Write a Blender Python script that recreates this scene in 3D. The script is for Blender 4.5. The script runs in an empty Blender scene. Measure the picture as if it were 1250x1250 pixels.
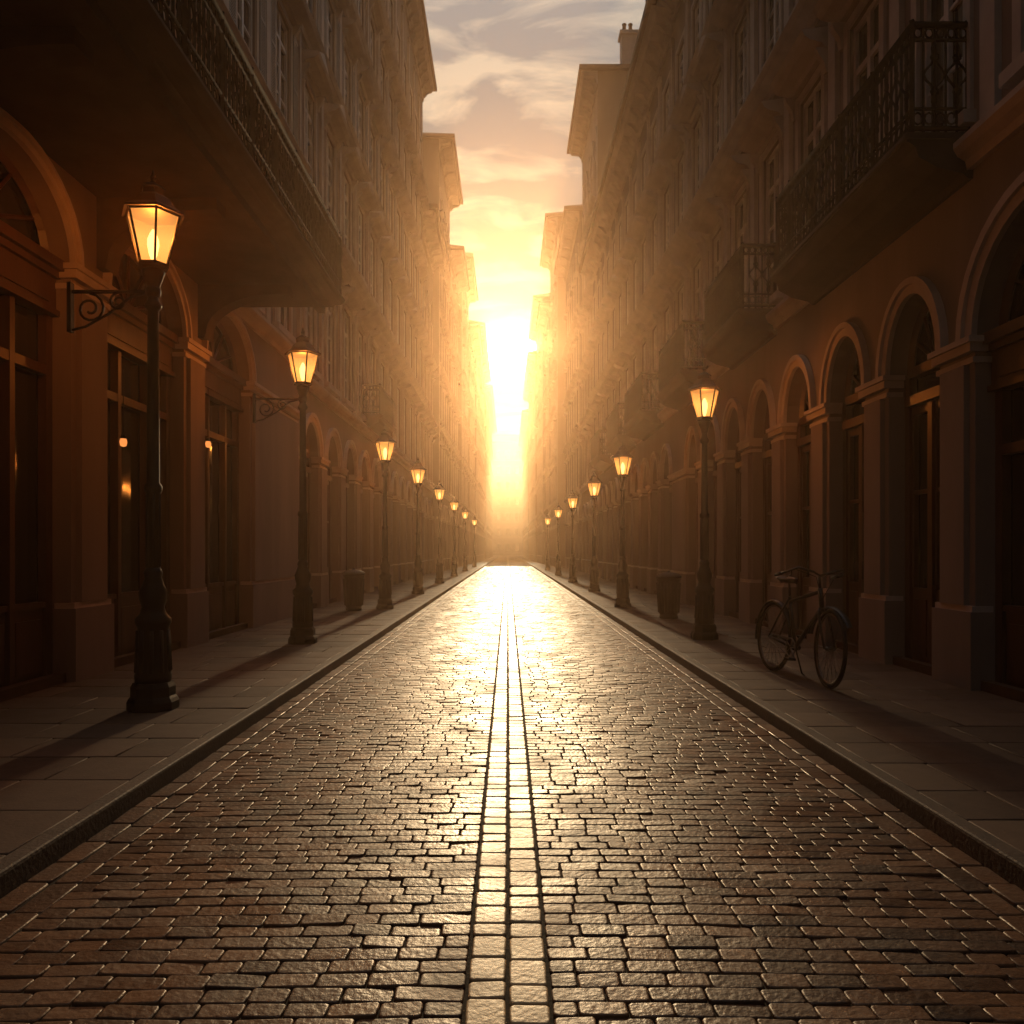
import bpy, bmesh, math, random
import numpy as np
from mathutils import Vector
random.seed(7); rng=np.random.default_rng(7)
scene=bpy.context.scene
col=scene.collection
scene.view_settings.view_transform='Standard'
scene.view_settings.look='None'
scene.view_settings.exposure=0
R=math.radians
pi=math.pi

# ------------------------------------------------------------------ materials
def newmat(name):
    m=bpy.data.materials.new(name); m.use_nodes=True
    nt=m.node_tree
    return m,nt,nt.nodes['Principled BSDF']
def mat(name,c1,c2=None,rough=0.7,metal=0.0,nscale=3.0,bump=0.0,bscale=40.0,rvar=0.0,streak=False,spec=0.5):
    m,nt,b=newmat(name); N=nt.nodes; L=nt.links
    c2=c2 or tuple(x*0.7 for x in c1)
    tc=N.new('ShaderNodeNewGeometry')
    mp=N.new('ShaderNodeMapping'); L.new(tc.outputs['Position'],mp.inputs['Vector'])
    if streak: mp.inputs['Scale'].default_value=(1,1,0.22)
    n=N.new('ShaderNodeTexNoise'); n.inputs['Scale'].default_value=nscale; n.inputs['Detail'].default_value=8; n.inputs['Roughness'].default_value=0.62
    L.new(mp.outputs['Vector'],n.inputs['Vector'])
    r=N.new('ShaderNodeValToRGB'); r.color_ramp.elements[0].position=0.32; r.color_ramp.elements[1].position=0.68
    r.color_ramp.elements[0].color=(*c2,1); r.color_ramp.elements[1].color=(*c1,1)
    L.new(n.outputs['Fac'],r.inputs['Fac']); L.new(r.outputs['Color'],b.inputs['Base Color'])
    b.inputs['Roughness'].default_value=rough; b.inputs['Metallic'].default_value=metal
    b.inputs['Specular IOR Level'].default_value=spec
    if bump:
        n2=N.new('ShaderNodeTexNoise'); n2.inputs['Scale'].default_value=bscale; n2.inputs['Detail'].default_value=6
        L.new(tc.outputs['Position'],n2.inputs['Vector'])
        bp=N.new('ShaderNodeBump'); bp.inputs['Strength'].default_value=bump; bp.inputs['Distance'].default_value=0.01
        L.new(n2.outputs['Fac'],bp.inputs['Height']); L.new(bp.outputs['Normal'],b.inputs['Normal'])
    return m
def stonemat(name,ca,cb,rough,rv,bs=60,bump=0.35,spec=.5):
    m,nt,b=newmat(name); N=nt.nodes; L=nt.links
    b.inputs['Specular IOR Level'].default_value=spec
    at=N.new('ShaderNodeAttribute'); at.attribute_name='tone'
    g=N.new('ShaderNodeNewGeometry')
    n=N.new('ShaderNodeTexNoise'); n.inputs['Scale'].default_value=9; n.inputs['Detail'].default_value=8
    L.new(g.outputs['Position'],n.inputs['Vector'])
    ad=N.new('ShaderNodeMath'); ad.operation='MULTIPLY_ADD'; ad.inputs[1].default_value=0.6
    L.new(n.outputs['Fac'],ad.inputs[0])
    ms=N.new('ShaderNodeMath'); ms.operation='MULTIPLY_ADD'; ms.inputs[1].default_value=0.7; ms.inputs[2].default_value=-0.15
    L.new(at.outputs['Fac'],ms.inputs[0]); L.new(ms.outputs[0],ad.inputs[2])
    r=N.new('ShaderNodeValToRGB'); r.color_ramp.elements[0].color=(*ca,1); r.color_ramp.elements[1].color=(*cb,1)
    r.color_ramp.elements[0].position=0.1; r.color_ramp.elements[1].position=0.95
    L.new(ad.outputs[0],r.inputs['Fac']); L.new(r.outputs['Color'],b.inputs['Base Color'])
    n3=N.new('ShaderNodeTexNoise'); n3.inputs['Scale'].default_value=2.5; n3.inputs['Detail'].default_value=5
    L.new(g.outputs['Position'],n3.inputs['Vector'])
    mr=N.new('ShaderNodeMapRange'); mr.inputs['From Min'].default_value=0.3; mr.inputs['From Max'].default_value=0.7
    mr.inputs['To Min'].default_value=rough-rv; mr.inputs['To Max'].default_value=rough+rv
    L.new(n3.outputs['Fac'],mr.inputs['Value']); L.new(mr.outputs['Result'],b.inputs['Roughness'])
    n2=N.new('ShaderNodeTexNoise'); n2.inputs['Scale'].default_value=bs; n2.inputs['Detail'].default_value=5
    L.new(g.outputs['Position'],n2.inputs['Vector'])
    bp=N.new('ShaderNodeBump'); bp.inputs['Strength'].default_value=bump; bp.inputs['Distance'].default_value=0.006
    L.new(n2.outputs['Fac'],bp.inputs['Height']); L.new(bp.outputs['Normal'],b.inputs['Normal'])
    return m
M={}
M['cobble']=stonemat('cobblestone',(0.036,0.017,0.009),(0.165,0.080,0.038),0.48,0.12,bs=38,bump=.8,spec=.25)
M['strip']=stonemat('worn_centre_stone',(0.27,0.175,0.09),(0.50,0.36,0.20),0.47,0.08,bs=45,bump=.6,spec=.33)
M['farcobble']=mat('distant_cobble',(0.16,0.08,0.04),(0.09,0.045,0.022),rough=.9,nscale=6,spec=.04)
M['farstrip']=mat('distant_centre_stone',(0.34,0.24,0.13),(0.25,0.17,0.09),rough=.9,nscale=6,spec=.04)
M['mortar']=mat('dirt_joint',(0.020,0.012,0.007),rough=0.95,nscale=8,bump=0.4,spec=.2)
M['slab']=stonemat('pavement_slab',(0.055,0.031,0.019),(0.115,0.069,0.043),0.72,0.1,bs=45,spec=.2)
M['kerb']=mat('kerb_stone',(0.085,0.053,0.034),(0.05,0.032,0.021),rough=0.7,nscale=3,bump=.4,bscale=40,spec=.3)
M['ground']=mat('earth',(0.12,0.09,0.06),rough=0.9)
M['wallL']=mat('warm_plaster',(0.225,0.167,0.142),(0.145,0.107,0.090),rough=0.88,nscale=0.7,bump=0.12,bscale=30,streak=True)
M['wallR']=mat('grey_plaster',(0.23,0.192,0.178),(0.155,0.128,0.118),rough=0.88,nscale=0.7,bump=0.12,bscale=30,streak=True)
M['wallC']=mat('ochre_plaster',(0.32,0.24,0.17),(0.235,0.172,0.12),rough=0.88,nscale=0.6,bump=0.1,bscale=20,streak=True)
M['trimL']=mat('warm_stone_trim',(0.46,0.37,0.31),(0.33,0.262,0.215),rough=0.75,nscale=2,bump=0.2,bscale=30)
M['trimR']=mat('grey_stone_trim',(0.46,0.40,0.36),(0.33,0.285,0.255),rough=0.75,nscale=2,bump=0.2,bscale=30)
M['slabdark']=mat('dark_balcony_stone',(0.06,0.046,0.038),(0.036,0.028,0.023),rough=0.85,nscale=2,bump=0.2,bscale=30,spec=.2)  # one dark stone tone over the whole balcony slab and brackets
M['frame']=mat('painted_window_frame',(0.58,0.56,0.54),(0.46,0.44,0.425),rough=0.5,nscale=6)
M['shutter']=mat('faded_shutter',(0.20,0.18,0.165),(0.14,0.13,0.12),rough=0.6,nscale=5)
M['wood']=mat('dark_door_wood',(0.085,0.038,0.020),(0.042,0.020,0.012),rough=0.42,nscale=5,bump=0.2,bscale=25,streak=True)
M['iron']=mat('black_iron',(0.008,0.007,0.006),(0.005,0.0045,0.004),rough=0.6,metal=0.0,nscale=10,bump=0.15,bscale=60,spec=.22)
M['railiron']=mat('matt_black_railing',(0.005,0.0045,0.004),(0.003,0.003,0.0025),rough=0.85,nscale=10,spec=.05)
M['roof']=mat('clay_roof',(0.17,0.085,0.05),(0.10,0.055,0.035),rough=0.85,nscale=3,bump=0.5,bscale=8)
M['bin']=mat('bin_paint',(0.025,0.02,0.017),(0.015,0.013,0.011),rough=0.6,metal=0.0,nscale=8,spec=.25)
M['rubber']=mat('tyre_rubber',(0.012,0.010,0.009),rough=0.8,spec=.2)
M['leather']=mat('saddle_leather',(0.04,0.02,0.012),rough=0.5)
M['chrome']=mat('steel',(0.18,0.16,0.14),(0.12,0.11,0.10),rough=0.4,metal=1.0)
M['paint']=mat('bicycle_paint',(0.012,0.010,0.009),(0.008,0.007,0.006),rough=0.45,spec=.35)
m,nt,b=newmat('window_glass'); b.inputs['Base Color'].default_value=(0.02,0.018,0.018,1); b.inputs['Roughness'].default_value=0.09; b.inputs['Specular IOR Level'].default_value=0.8
n=nt.nodes.new('ShaderNodeTexNoise'); n.inputs['Scale'].default_value=1.3
g=nt.nodes.new('ShaderNodeNewGeometry'); nt.links.new(g.outputs['Position'],n.inputs['Vector'])
bp=nt.nodes.new('ShaderNodeBump'); bp.inputs['Strength'].default_value=0.15; bp.inputs['Distance'].default_value=0.05
nt.links.new(n.outputs['Fac'],bp.inputs['Height']); nt.links.new(bp.outputs['Normal'],b.inputs['Normal'])
M['glass']=m
m=bpy.data.materials.new('lantern_pane'); m.use_nodes=True; nt=m.node_tree; nt.nodes.clear()
o=nt.nodes.new('ShaderNodeOutputMaterial'); t=nt.nodes.new('ShaderNodeBsdfTransparent'); t.inputs['Color'].default_value=(.75,0.5,0.28,1)
e=nt.nodes.new('ShaderNodeEmission'); e.inputs['Color'].default_value=(1,0.43,0.10,1)
tc=nt.nodes.new('ShaderNodeTexCoord');sx=nt.nodes.new('ShaderNodeSeparateXYZ');nt.links.new(tc.outputs['Generated'],sx.inputs[0])
rp=nt.nodes.new('ShaderNodeValToRGB');rp.color_ramp.elements[0].position=0;rp.color_ramp.elements[0].color=(.75,.75,.75,1);rp.color_ramp.elements[1].position=1;rp.color_ramp.elements[1].color=(.45,.45,.45,1)
q=rp.color_ramp.elements.new(.45);q.color=(1,1,1,1)
nt.links.new(sx.outputs['Z'],rp.inputs['Fac']);nt.links.new(rp.outputs['Color'],e.inputs['Strength'])
a=nt.nodes.new('ShaderNodeAddShader'); nt.links.new(t.outputs[0],a.inputs[0]); nt.links.new(e.outputs[0],a.inputs[1]); nt.links.new(a.outputs[0],o.inputs['Surface'])
M['pane']=m
m=bpy.data.materials.new('lamp_flame'); m.use_nodes=True; nt=m.node_tree; nt.nodes.clear()
o=nt.nodes.new('ShaderNodeOutputMaterial'); e=nt.nodes.new('ShaderNodeEmission'); e.inputs['Color'].default_value=(1,0.72,0.36,1); e.inputs['Strength'].default_value=3.4
nt.links.new(e.outputs[0],o.inputs['Surface']); M['flame']=m
m=bpy.data.materials.new('glint_glow'); m.use_nodes=True; nt=m.node_tree; nt.nodes.clear()  # glow for the globes that imitate glints of indoor lights
o=nt.nodes.new('ShaderNodeOutputMaterial'); e=nt.nodes.new('ShaderNodeEmission'); e.inputs['Color'].default_value=(1,0.30,0.07,1); e.inputs['Strength'].default_value=1.1
nt.links.new(e.outputs[0],o.inputs['Surface']); M['glint']=m

# ------------------------------------------------------------------ mesh builder
class MB:
    def __init__(s): s.v=[]; s.f=[]; s.m=[]; s.sm=[]
    def poly(s,pts,m=0,smooth=False):
        i=len(s.v); s.v.extend(pts); s.f.append(tuple(range(i,i+len(pts)))); s.m.append(m); s.sm.append(smooth)
    def box(s,x0,x1,y0,y1,z0,z1,m=0):
        if x0>x1:x0,x1=x1,x0
        if y0>y1:y0,y1=y1,y0
        if z0>z1:z0,z1=z1,z0
        i=len(s.v)
        s.v+= [(x0,y0,z0),(x1,y0,z0),(x1,y1,z0),(x0,y1,z0),(x0,y0,z1),(x1,y0,z1),(x1,y1,z1),(x0,y1,z1)]
        for f in ((0,3,2,1),(4,5,6,7),(0,1,5,4),(1,2,6,5),(2,3,7,6),(3,0,4,7)):
            s.f.append(tuple(i+k for k in f)); s.m.append(m); s.sm.append(False)
    def lathe(s,prof,seg=16,c=(0,0,0),m=0,smooth=True,caps=True,rot=0):
        i=len(s.v); n=len(prof)
        for r,z in prof:
            for k in range(seg):
                a=2*pi*k/seg+rot; s.v.append((c[0]+r*math.cos(a),c[1]+r*math.sin(a),c[2]+z))
        for j in range(n-1):
            for k in range(seg):
                k2=(k+1)%seg
                s.f.append((i+j*seg+k,i+j*seg+k2,i+(j+1)*seg+k2,i+(j+1)*seg+k)); s.m.append(m); s.sm.append(smooth)
        if caps:
            s.f.append(tuple(i+k for k in range(seg))[::-1]); s.m.append(m); s.sm.append(False)
            s.f.append(tuple(i+(n-1)*seg+k for k in range(seg))); s.m.append(m); s.sm.append(False)
    def tube(s,path,r,seg=6,m=0,closed=False,smooth=True):
        P=[Vector(p) for p in path]; n=len(P); i=len(s.v)
        up=None
        for j in range(n):
            if closed: t=P[(j+1)%n]-P[j-1]
            else: t=P[min(j+1,n-1)]-P[max(j-1,0)]
            t.normalize()
            if up is None:
                up=Vector((0,0,1)) if abs(t.z)<0.9 else Vector((1,0,0))
            u=t.cross(up)
            if u.length<1e-4: u=t.cross(Vector((0.3,1,0.2)))
            u.normalize(); w=u.cross(t); up=w
            rr=r[j] if isinstance(r,(list,tuple)) else r
            for k in range(seg):
                a=2*pi*k/seg
                q=P[j]+u*(rr*math.cos(a))+w*(rr*math.sin(a)); s.v.append(tuple(q))
        rng_=range(n) if closed else range(n-1)
        for j in rng_:
            j2=(j+1)%n
            for k in range(seg):
                k2=(k+1)%seg
                s.f.append((i+j*seg+k,i+j*seg+k2,i+j2*seg+k2,i+j2*seg+k)); s.m.append(m); s.sm.append(smooth)
        if not closed:
            s.f.append(tuple(i+k for k in range(seg))[::-1]); s.m.append(m); s.sm.append(False)
            s.f.append(tuple(i+(n-1)*seg+k for k in range(seg))); s.m.append(m); s.sm.append(False)
    def mesh(s,name,mats,origin=(0,0,0),fix=True):
        me=bpy.data.meshes.new(name)
        ox,oy,oz=origin
        me.from_pydata([(x-ox,y-oy,z-oz) for x,y,z in s.v],[],s.f)
        for k in mats: me.materials.append(M[k])
        me.polygons.foreach_set('material_index',s.m); me.polygons.foreach_set('use_smooth',s.sm)
        if fix:
            bm=bmesh.new(); bm.from_mesh(me); bmesh.ops.recalc_face_normals(bm,faces=bm.faces); bm.to_mesh(me); bm.free()
        me.update(); return me
def add(name,data,loc=(0,0,0),parent=None,label=None,cat=None,kind=None,group=None):
    o=bpy.data.objects.new(name,data); col.objects.link(o); o.location=loc
    if parent: o.parent=parent
    if label:o['label']=label
    if cat:o['category']=cat
    if kind:o['kind']=kind
    if group:o['group']=group
    return o

# ------------------------------------------------------------------ ground
PZ=0.0; RZ=-0.075; KL=-2.2; KR=2.28
def stones(cx,cy,hx,hy,zt,bev,cut,jit,tilt,depth,tone):
    n=len(cx)
    def ring(ins,z):
        ax=hx-ins; ay=hy-ins; c=np.minimum(cut,np.minimum(ax,ay)*0.8)
        xs=np.stack([ax,ax-c,-(ax-c),-ax,-ax,-(ax-c),ax-c,ax],1)
        ys=np.stack([ay-c,ay,ay,ay-c,-(ay-c),-ay,-ay,-(ay-c)],1)
        return xs,ys,np.broadcast_to(z[:,None],xs.shape)
    xs=[];ys=[];zs=[]
    jx=rng.normal(0,1,(n,8))*jit; jy=rng.normal(0,1,(n,8))*jit
    z0=np.zeros(n)
    for ins,z in ((0.0,z0-depth),(0.0,z0-bev),(bev*0.45,z0-bev*0.3),(bev*1.1,z0),(bev*1.9,z0+bev*.02)):
        a,b_,c=ring(ins,z); xs.append(a+jx); ys.append(b_+jy); zs.append(c)
    X=np.concatenate(xs,1);Y=np.concatenate(ys,1);Z=np.concatenate(zs,1)
    tx=rng.normal(0,tilt,(n,1)); ty=rng.normal(0,tilt,(n,1))
    zt=np.asarray(zt)*np.ones(n)
    Z=Z+X*tx+Y*ty+zt[:,None]
    V=np.stack([X+cx[:,None],Y+cy[:,None],Z],2).reshape(-1,3)
    loc=[]
    for r in range(4):
        for k in range(8):
            k2=(k+1)%8; loc.append((r*8+k,r*8+k2,(r+1)*8+k2,(r+1)*8+k))
    loc+= [(32,33,38,39),(33,34,37,38),(34,35,36,37)]
    base=(np.arange(n)*40)[:,None,None]
    Q=(np.array(loc)[None]+base).reshape(-1,4)
    return V,Q,np.repeat(tone,40)
def build_stone_obj(name,sets,mats,extra=None,label=None):
    Vs=[];loops=[];starts=[];mi=[];tones=[];off=0;lc=0;sm=[]
    for V,Q,tn,k in sets:
        Vs.append(V); tones.append(tn)
        loops.append((Q+off).ravel()); starts.append(lc+np.arange(len(Q))*4); lc+=len(Q)*4
        mi.append(np.full(len(Q),k)); sm.append(np.ones(len(Q),bool)); off+=len(V)
    if extra:
        V=np.array(extra.v); Vs.append(V); tones.append(np.full(len(V),0.5))
        for f,m_ in zip(extra.f,extra.m):
            loops.append(np.array(f)+off); starts.append(np.array([lc])); lc+=len(f); mi.append(np.array([m_])); sm.append(np.array([False]))
    V=np.concatenate(Vs); Lp=np.concatenate(loops); S=np.concatenate(starts)
    me=bpy.data.meshes.new(name)
    me.vertices.add(len(V)); me.vertices.foreach_set('co',V.ravel().astype(np.float32))
    me.loops.add(len(Lp)); me.loops.foreach_set('vertex_index',Lp.astype(np.int32))
    me.polygons.add(len(S)); me.polygons.foreach_set('loop_start',S.astype(np.int32))
    for k in mats: me.materials.append(M[k])
    me.update(calc_edges=True)
    me.polygons.foreach_set('material_index',np.concatenate(mi).astype(np.int32))
    me.polygons.foreach_set('use_smooth',np.concatenate(sm))
    at=me.attributes.new('tone','FLOAT','POINT'); at.data.foreach_set('value',np.concatenate(tones).astype(np.float32))
    me.validate(); me.update()
    return add(name,me,kind='structure',label=label)
A_=np.array
sets=[]
cx=[];cy=[];hx=[];hy=[]
y=1.2; YE=75
while y<YE:
    d=random.uniform(0.083,0.094) if y<25 else 0.092
    for (xa,xb) in ((KL+0.27,-0.144),(0.144,KR-0.27)):
        x=xa; first=True
        while x<xb-0.02:
            w=random.uniform(0.13,0.20)
            if first: w*=random.uniform(0.45,1); first=False
            if x+w>xb-0.06: w=xb-x
            cx.append(x+w/2);cy.append(y+d/2+random.uniform(-.0015,.0015));hx.append(w/2-0.0027);hy.append(d/2-random.uniform(0.0026,.004))
            x+=w
    y+=d
cx,cy,hx,hy=map(A_,(cx,cy,hx,hy)); n=len(cx)
sag=lambda x: 0.03*(1-(x/2.2)**2)
sets.append((*stones(cx,cy,hx,hy,RZ+sag(cx)-0.03+rng.normal(0,0.0019,n),0.0042,0.0075,0.0010,0.020,0.02,rng.random(n)),0))
cx=[];cy=[];hx=[];hy=[]
for xc,w in ((-0.0705,0.134),(0.0705,0.134)):
    y=1.2
    while y<YE:
        d=random.uniform(0.10,0.17); cx.append(xc);cy.append(y+d/2);hx.append(w/2-0.0035);hy.append(d/2-0.0045); y+=d
cx,cy,hx,hy=map(A_,(cx,cy,hx,hy)); n=len(cx)
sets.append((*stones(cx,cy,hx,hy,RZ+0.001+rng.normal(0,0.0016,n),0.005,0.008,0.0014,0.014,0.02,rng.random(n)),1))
cx=[];cy=[];hx=[];hy=[]
for xc in (KL+0.065,KL+0.2,KR-0.065,KR-0.2):
    y=1.2
    while y<YE:
        d=random.uniform(0.2,0.3); cx.append(xc);cy.append(y+d/2);hx.append(0.0605);hy.append(d/2-0.005); y+=d
cx,cy,hx,hy=map(A_,(cx,cy,hx,hy)); n=len(cx)
sets.append((*stones(cx,cy,hx,hy,RZ-0.028+rng.normal(0,0.002,n),0.005,0.010,0.0015,0.012,0.02,rng.random(n)),0))
ex=MB()
for k in range(8):
    xa=KL+(KR-KL)*k/8;xb=KL+(KR-KL)*(k+1)/8
    za=RZ+sag(xa)-.041;zb=RZ+sag(xb)-.041
    ex.poly([(xa,-8,za),(xb,-8,zb),(xb,YE,zb),(xa,YE,za)],2)
ex.poly([(KL,YE,RZ-0.02),(KR,YE,RZ-0.02),(KR,420,RZ-0.02),(KL,420,RZ-0.02)],3)
ex.poly([(-0.14,YE,RZ-0.012),(0.14,YE,RZ-0.012),(0.14,420,RZ-0.012),(-0.14,420,RZ-0.012)],4)
build_stone_obj('road',sets,['cobble','strip','mortar','farcobble','farstrip'],ex,'brown cobblestone road with pale centre stones')
KW=.10
for side,K in ((-1,KL),(1,KR)):
    sets=[]
    cx=[];cy=[];hx=[];hy=[]
    y=-1.0
    while y<60:
        d=random.uniform(0.5,0.62); x=abs(K)+KW+.002
        first=True
        while x<4.9:
            w=random.uniform(0.6,1.0)
            if first: w*=random.uniform(0.4,1);first=False
            cx.append(side*(x+w/2));cy.append(y+d/2);hx.append(w/2-0.005);hy.append(d/2-0.005);x+=w
        y+=d
    cx,cy,hx,hy=map(A_,(cx,cy,hx,hy)); n=len(cx)
    sets.append((*stones(cx,cy,hx,hy,PZ+rng.normal(0,0.0015,n),0.005,0.006,0.0012,0.003,0.03,rng.random(n)),0))
    ex=MB(); a0=K+side*KW; a1=side*9
    ex.poly([(a0,-8,PZ-0.015),(a1,-8,PZ-0.015),(a1,60,PZ-0.015),(a0,60,PZ-0.015)],2)
    ex.poly([(a0,60,PZ-0.004),(a1,60,PZ-0.004),(a1,420,PZ-0.004),(a0,420,PZ-0.004)],0)
    prof=[(0,-.14),(0.001,-.016),(.004,-.006),(.014,.002),(KW-.002,.002),(KW-.002,-.03)]
    y=-8.0
    while y<420:
        d=random.uniform(1.1,1.5) if y<80 else 60; y2=y+d-.003
        for (d0,z0),(d1,z1) in zip(prof[:-1],prof[1:]):
            ex.poly([(K+side*d0,y,z0),(K+side*d0,y2,z0),(K+side*d1,y2,z1),(K+side*d1,y,z1)],1)
        y+=d
    ex.poly([(K+side*.004,-8,PZ-0.012),(K+side*.004,420,PZ-0.012),(K+side*.004,420,PZ-0.14),(K+side*.004,-8,PZ-0.14)],1)
    ex.poly([(K+side*.004,-8,PZ-0.004),(K+side*KW,-8,PZ-0.004),(K+side*KW,420,PZ-0.004),(K+side*.004,420,PZ-0.004)],1)
    build_stone_obj('pavement',sets,['slab','kerb','mortar'],ex,'stone slab pavement with low kerb')
g=MB(); g.poly([(-2500,-2500,-0.2),(2500,-2500,-0.2),(2500,2500,-0.2),(-2500,2500,-0.2)],0)
add('ground',g.mesh('ground',['ground']),kind='structure',label='bare earth ground around the street')

# ------------------------------------------------------------------ buildings
RS=lambda w: 1.42 if w<1.25 else (.78 if w>2.15 else 1.0)
REC=.30
class Facade:
    def __init__(s,side,a,mb): s.side=side;s.a=a;s.mb=mb
    def P(s,t,z,d): return (s.side*(s.a-d),t,z)
    def quad(s,t0,t1,z0,z1,d=0,m=0):
        if t1-t0<1e-4 or z1-z0<1e-4: return
        s.mb.poly([s.P(t0,z0,d),s.P(t1,z0,d),s.P(t1,z1,d),s.P(t0,z1,d)],m)
    def box(s,t0,t1,z0,z1,d0,d1,m=0):
        s.mb.box(s.side*(s.a-d0),s.side*(s.a-d1),t0,t1,z0,z1,m)
    def prism(s,prof,t0,t1,m=0):
        n=len(prof)
        for i in range(n):
            d0,z0=prof[i];d1,z1=prof[(i+1)%n]
            s.mb.poly([s.P(t0,z0,d0),s.P(t1,z0,d0),s.P(t1,z1,d1),s.P(t0,z1,d1)],m)
        s.mb.poly([s.P(t0,z,d) for d,z in prof],m); s.mb.poly([s.P(t1,z,d) for d,z in prof][::-1],m)
    def rect_open(s,t0,t1,z0,z1,a0,a1,b0,b1,dep,m=0):
        s.quad(t0,a0,z0,z1,0,m);s.quad(a1,t1,z0,z1,0,m);s.quad(a0,a1,z0,b0,0,m);s.quad(a0,a1,b1,z1,0,m)
        P=s.P;q=s.mb.poly
        q([P(a0,b0,0),P(a0,b1,0),P(a0,b1,-dep),P(a0,b0,-dep)],m);q([P(a1,b0,0),P(a1,b1,0),P(a1,b1,-dep),P(a1,b0,-dep)],m)
        q([P(a0,b0,0),P(a1,b0,0),P(a1,b0,-dep),P(a0,b0,-dep)],m);q([P(a0,b1,0),P(a1,b1,0),P(a1,b1,-dep),P(a0,b1,-dep)],m)
    def arch_open(s,a0,a1,zs,ztop,dep,m=0,mt=1,band=0.16,nseg=18,bd=0.05):
        c=(a0+a1)/2;r=(a1-a0)/2;P=s.P;q=s.mb.poly;k_=RS(a1-a0)
        if k_<1: band=.10
        pts=[(c-r*math.cos(pi*k/nseg),zs+r*k_*math.sin(pi*k/nseg)) for k in range(nseg+1)]
        for k in range(nseg):
            (t0,z0),(t1,z1)=pts[k],pts[k+1]
            q([P(t0,z0,0),P(t1,z1,0),P(t1,ztop,0),P(t0,ztop,0)],m)
            q([P(t0,z0,0),P(t1,z1,0),P(t1,z1,-dep),P(t0,z0,-dep)],m,)
        for t in (a0,a1): q([P(t,-.02,0),P(t,zs,0),P(t,zs,-dep),P(t,-.02,-dep)],m)
        for (ra,rb,dd) in ((r-0.012,r+band*0.55,bd),(r+band*0.55,r+band,bd*1.8)):
            def ar(rr,k): return (c-rr*math.cos(pi*k/nseg),zs+(r*k_+(rr-r))*math.sin(pi*k/nseg))
            for k in range(nseg):
                A,B=ar(ra,k),ar(ra,k+1);C,D=ar(rb,k+1),ar(rb,k)
                q([P(*A,dd),P(*B,dd),P(*C,dd),P(*D,dd)],mt)
                q([P(*A,-0.01),P(*B,-0.01),P(*B,dd),P(*A,dd)],mt); q([P(*D,-0.01),P(*C,-0.01),P(*C,dd),P(*D,dd)],mt)

wcache={}
def window_mesh(side,w,h,style,trim):
    key=('w',side,w,h,style,trim)
    if key in wcache: return wcache[key]
    mb=MB();f=Facade(side,0,mb)
    f.quad(-w/2,w/2,0,h,-0.10,1)
    fr=0.065
    for a,b in ((-w/2+.002,-w/2+fr),(w/2-fr,w/2-.002),(-0.045,0.045)): f.box(a,b,0.002,h-.002,-0.095,-0.045,0)
    zb=h*0.76
    for z0,z1 in ((0.004,0.10),(h-.08,h-.004),(zb-.04,zb+.04)): f.box(-w/2+fr,w/2-fr,z0,z1,-0.093,-0.05,0)
    for zz in (h*0.26,h*0.51): f.box(-w/2+fr,w/2-fr,zz-.018,zz+.018,-0.093,-0.06,0)
    sw=0.13
    for a,b in ((-w/2-sw,-w/2-.003),(w/2+.003,w/2+sw)): f.box(a,b,-0.02,h+sw,-0.01,0.04,2)
    f.box(-w/2-.003,w/2+.003,h+.003,h+sw,-0.01,0.037,2)
    f.box(-w/2-sw-.05,w/2+sw+.05,-0.15,-0.02,-0.01,0.13,2)
    if style=='shut':
        for sg in (-1,1):
            a=sg*(w/2+0.135);b=sg*(w/2+0.135+.34)
            a,b=min(a,b),max(a,b)
            f.box(a,b,0.02,h-.02,0.02,0.05,3)
            for z0 in (0.02,h*.5-.04,h-.1): f.box(a,b,z0,z0+.08,0.05,0.065,3)
            for q0,q1 in ((a,a+.045),(b-.045,b)): f.box(q0,q1,0.1,h-.1,0.05,0.063,3)
            k=0.13
            while k<h-.14:
                f.box(a+.05,b-.05,k,k+.025,0.05,0.06,3);k+=0.055
    me=mb.mesh('window',['frame','glass',trim,'shutter']);wcache[key]=me;return me
def hood_mesh(side,w,style,trim):
    key=('h',side,w,style,trim)
    if key in wcache:return wcache[key]
    mb=MB();f=Facade(side,0,mb);W=w/2+0.16
    f.prism([(-.01,0),(0.08,0),(0.12,0.06),(0.30,0.10),(0.38,0.16),(0.42,0.24),(-.01,0.30)],-W,W,0)
    if style=='ped':
        P=f.P
        A=[P(-W,0.26,0.36),P(W,0.26,0.36),P(0,0.26+W*0.5,0.36)];B=[P(-W,0.26,-.01),P(W,0.26,-.01),P(0,0.26+W*0.5,-.01)]
        mb.poly(A);mb.poly([A[0],A[2],B[2],B[0]]);mb.poly([A[1],A[2],B[2],B[1]])
    for sg in (-1,1):
        c=sg*(W-0.07)
        f.prism([(-.01,-0.36),(0.06,-0.36),(0.08,-0.22),(0.17,-0.09),(0.20,-0.003),(-.01,-0.003)],c-.05,c+.05,0)
    me=mb.mesh('window_hood',[trim]);wcache[key]=me;return me
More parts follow.
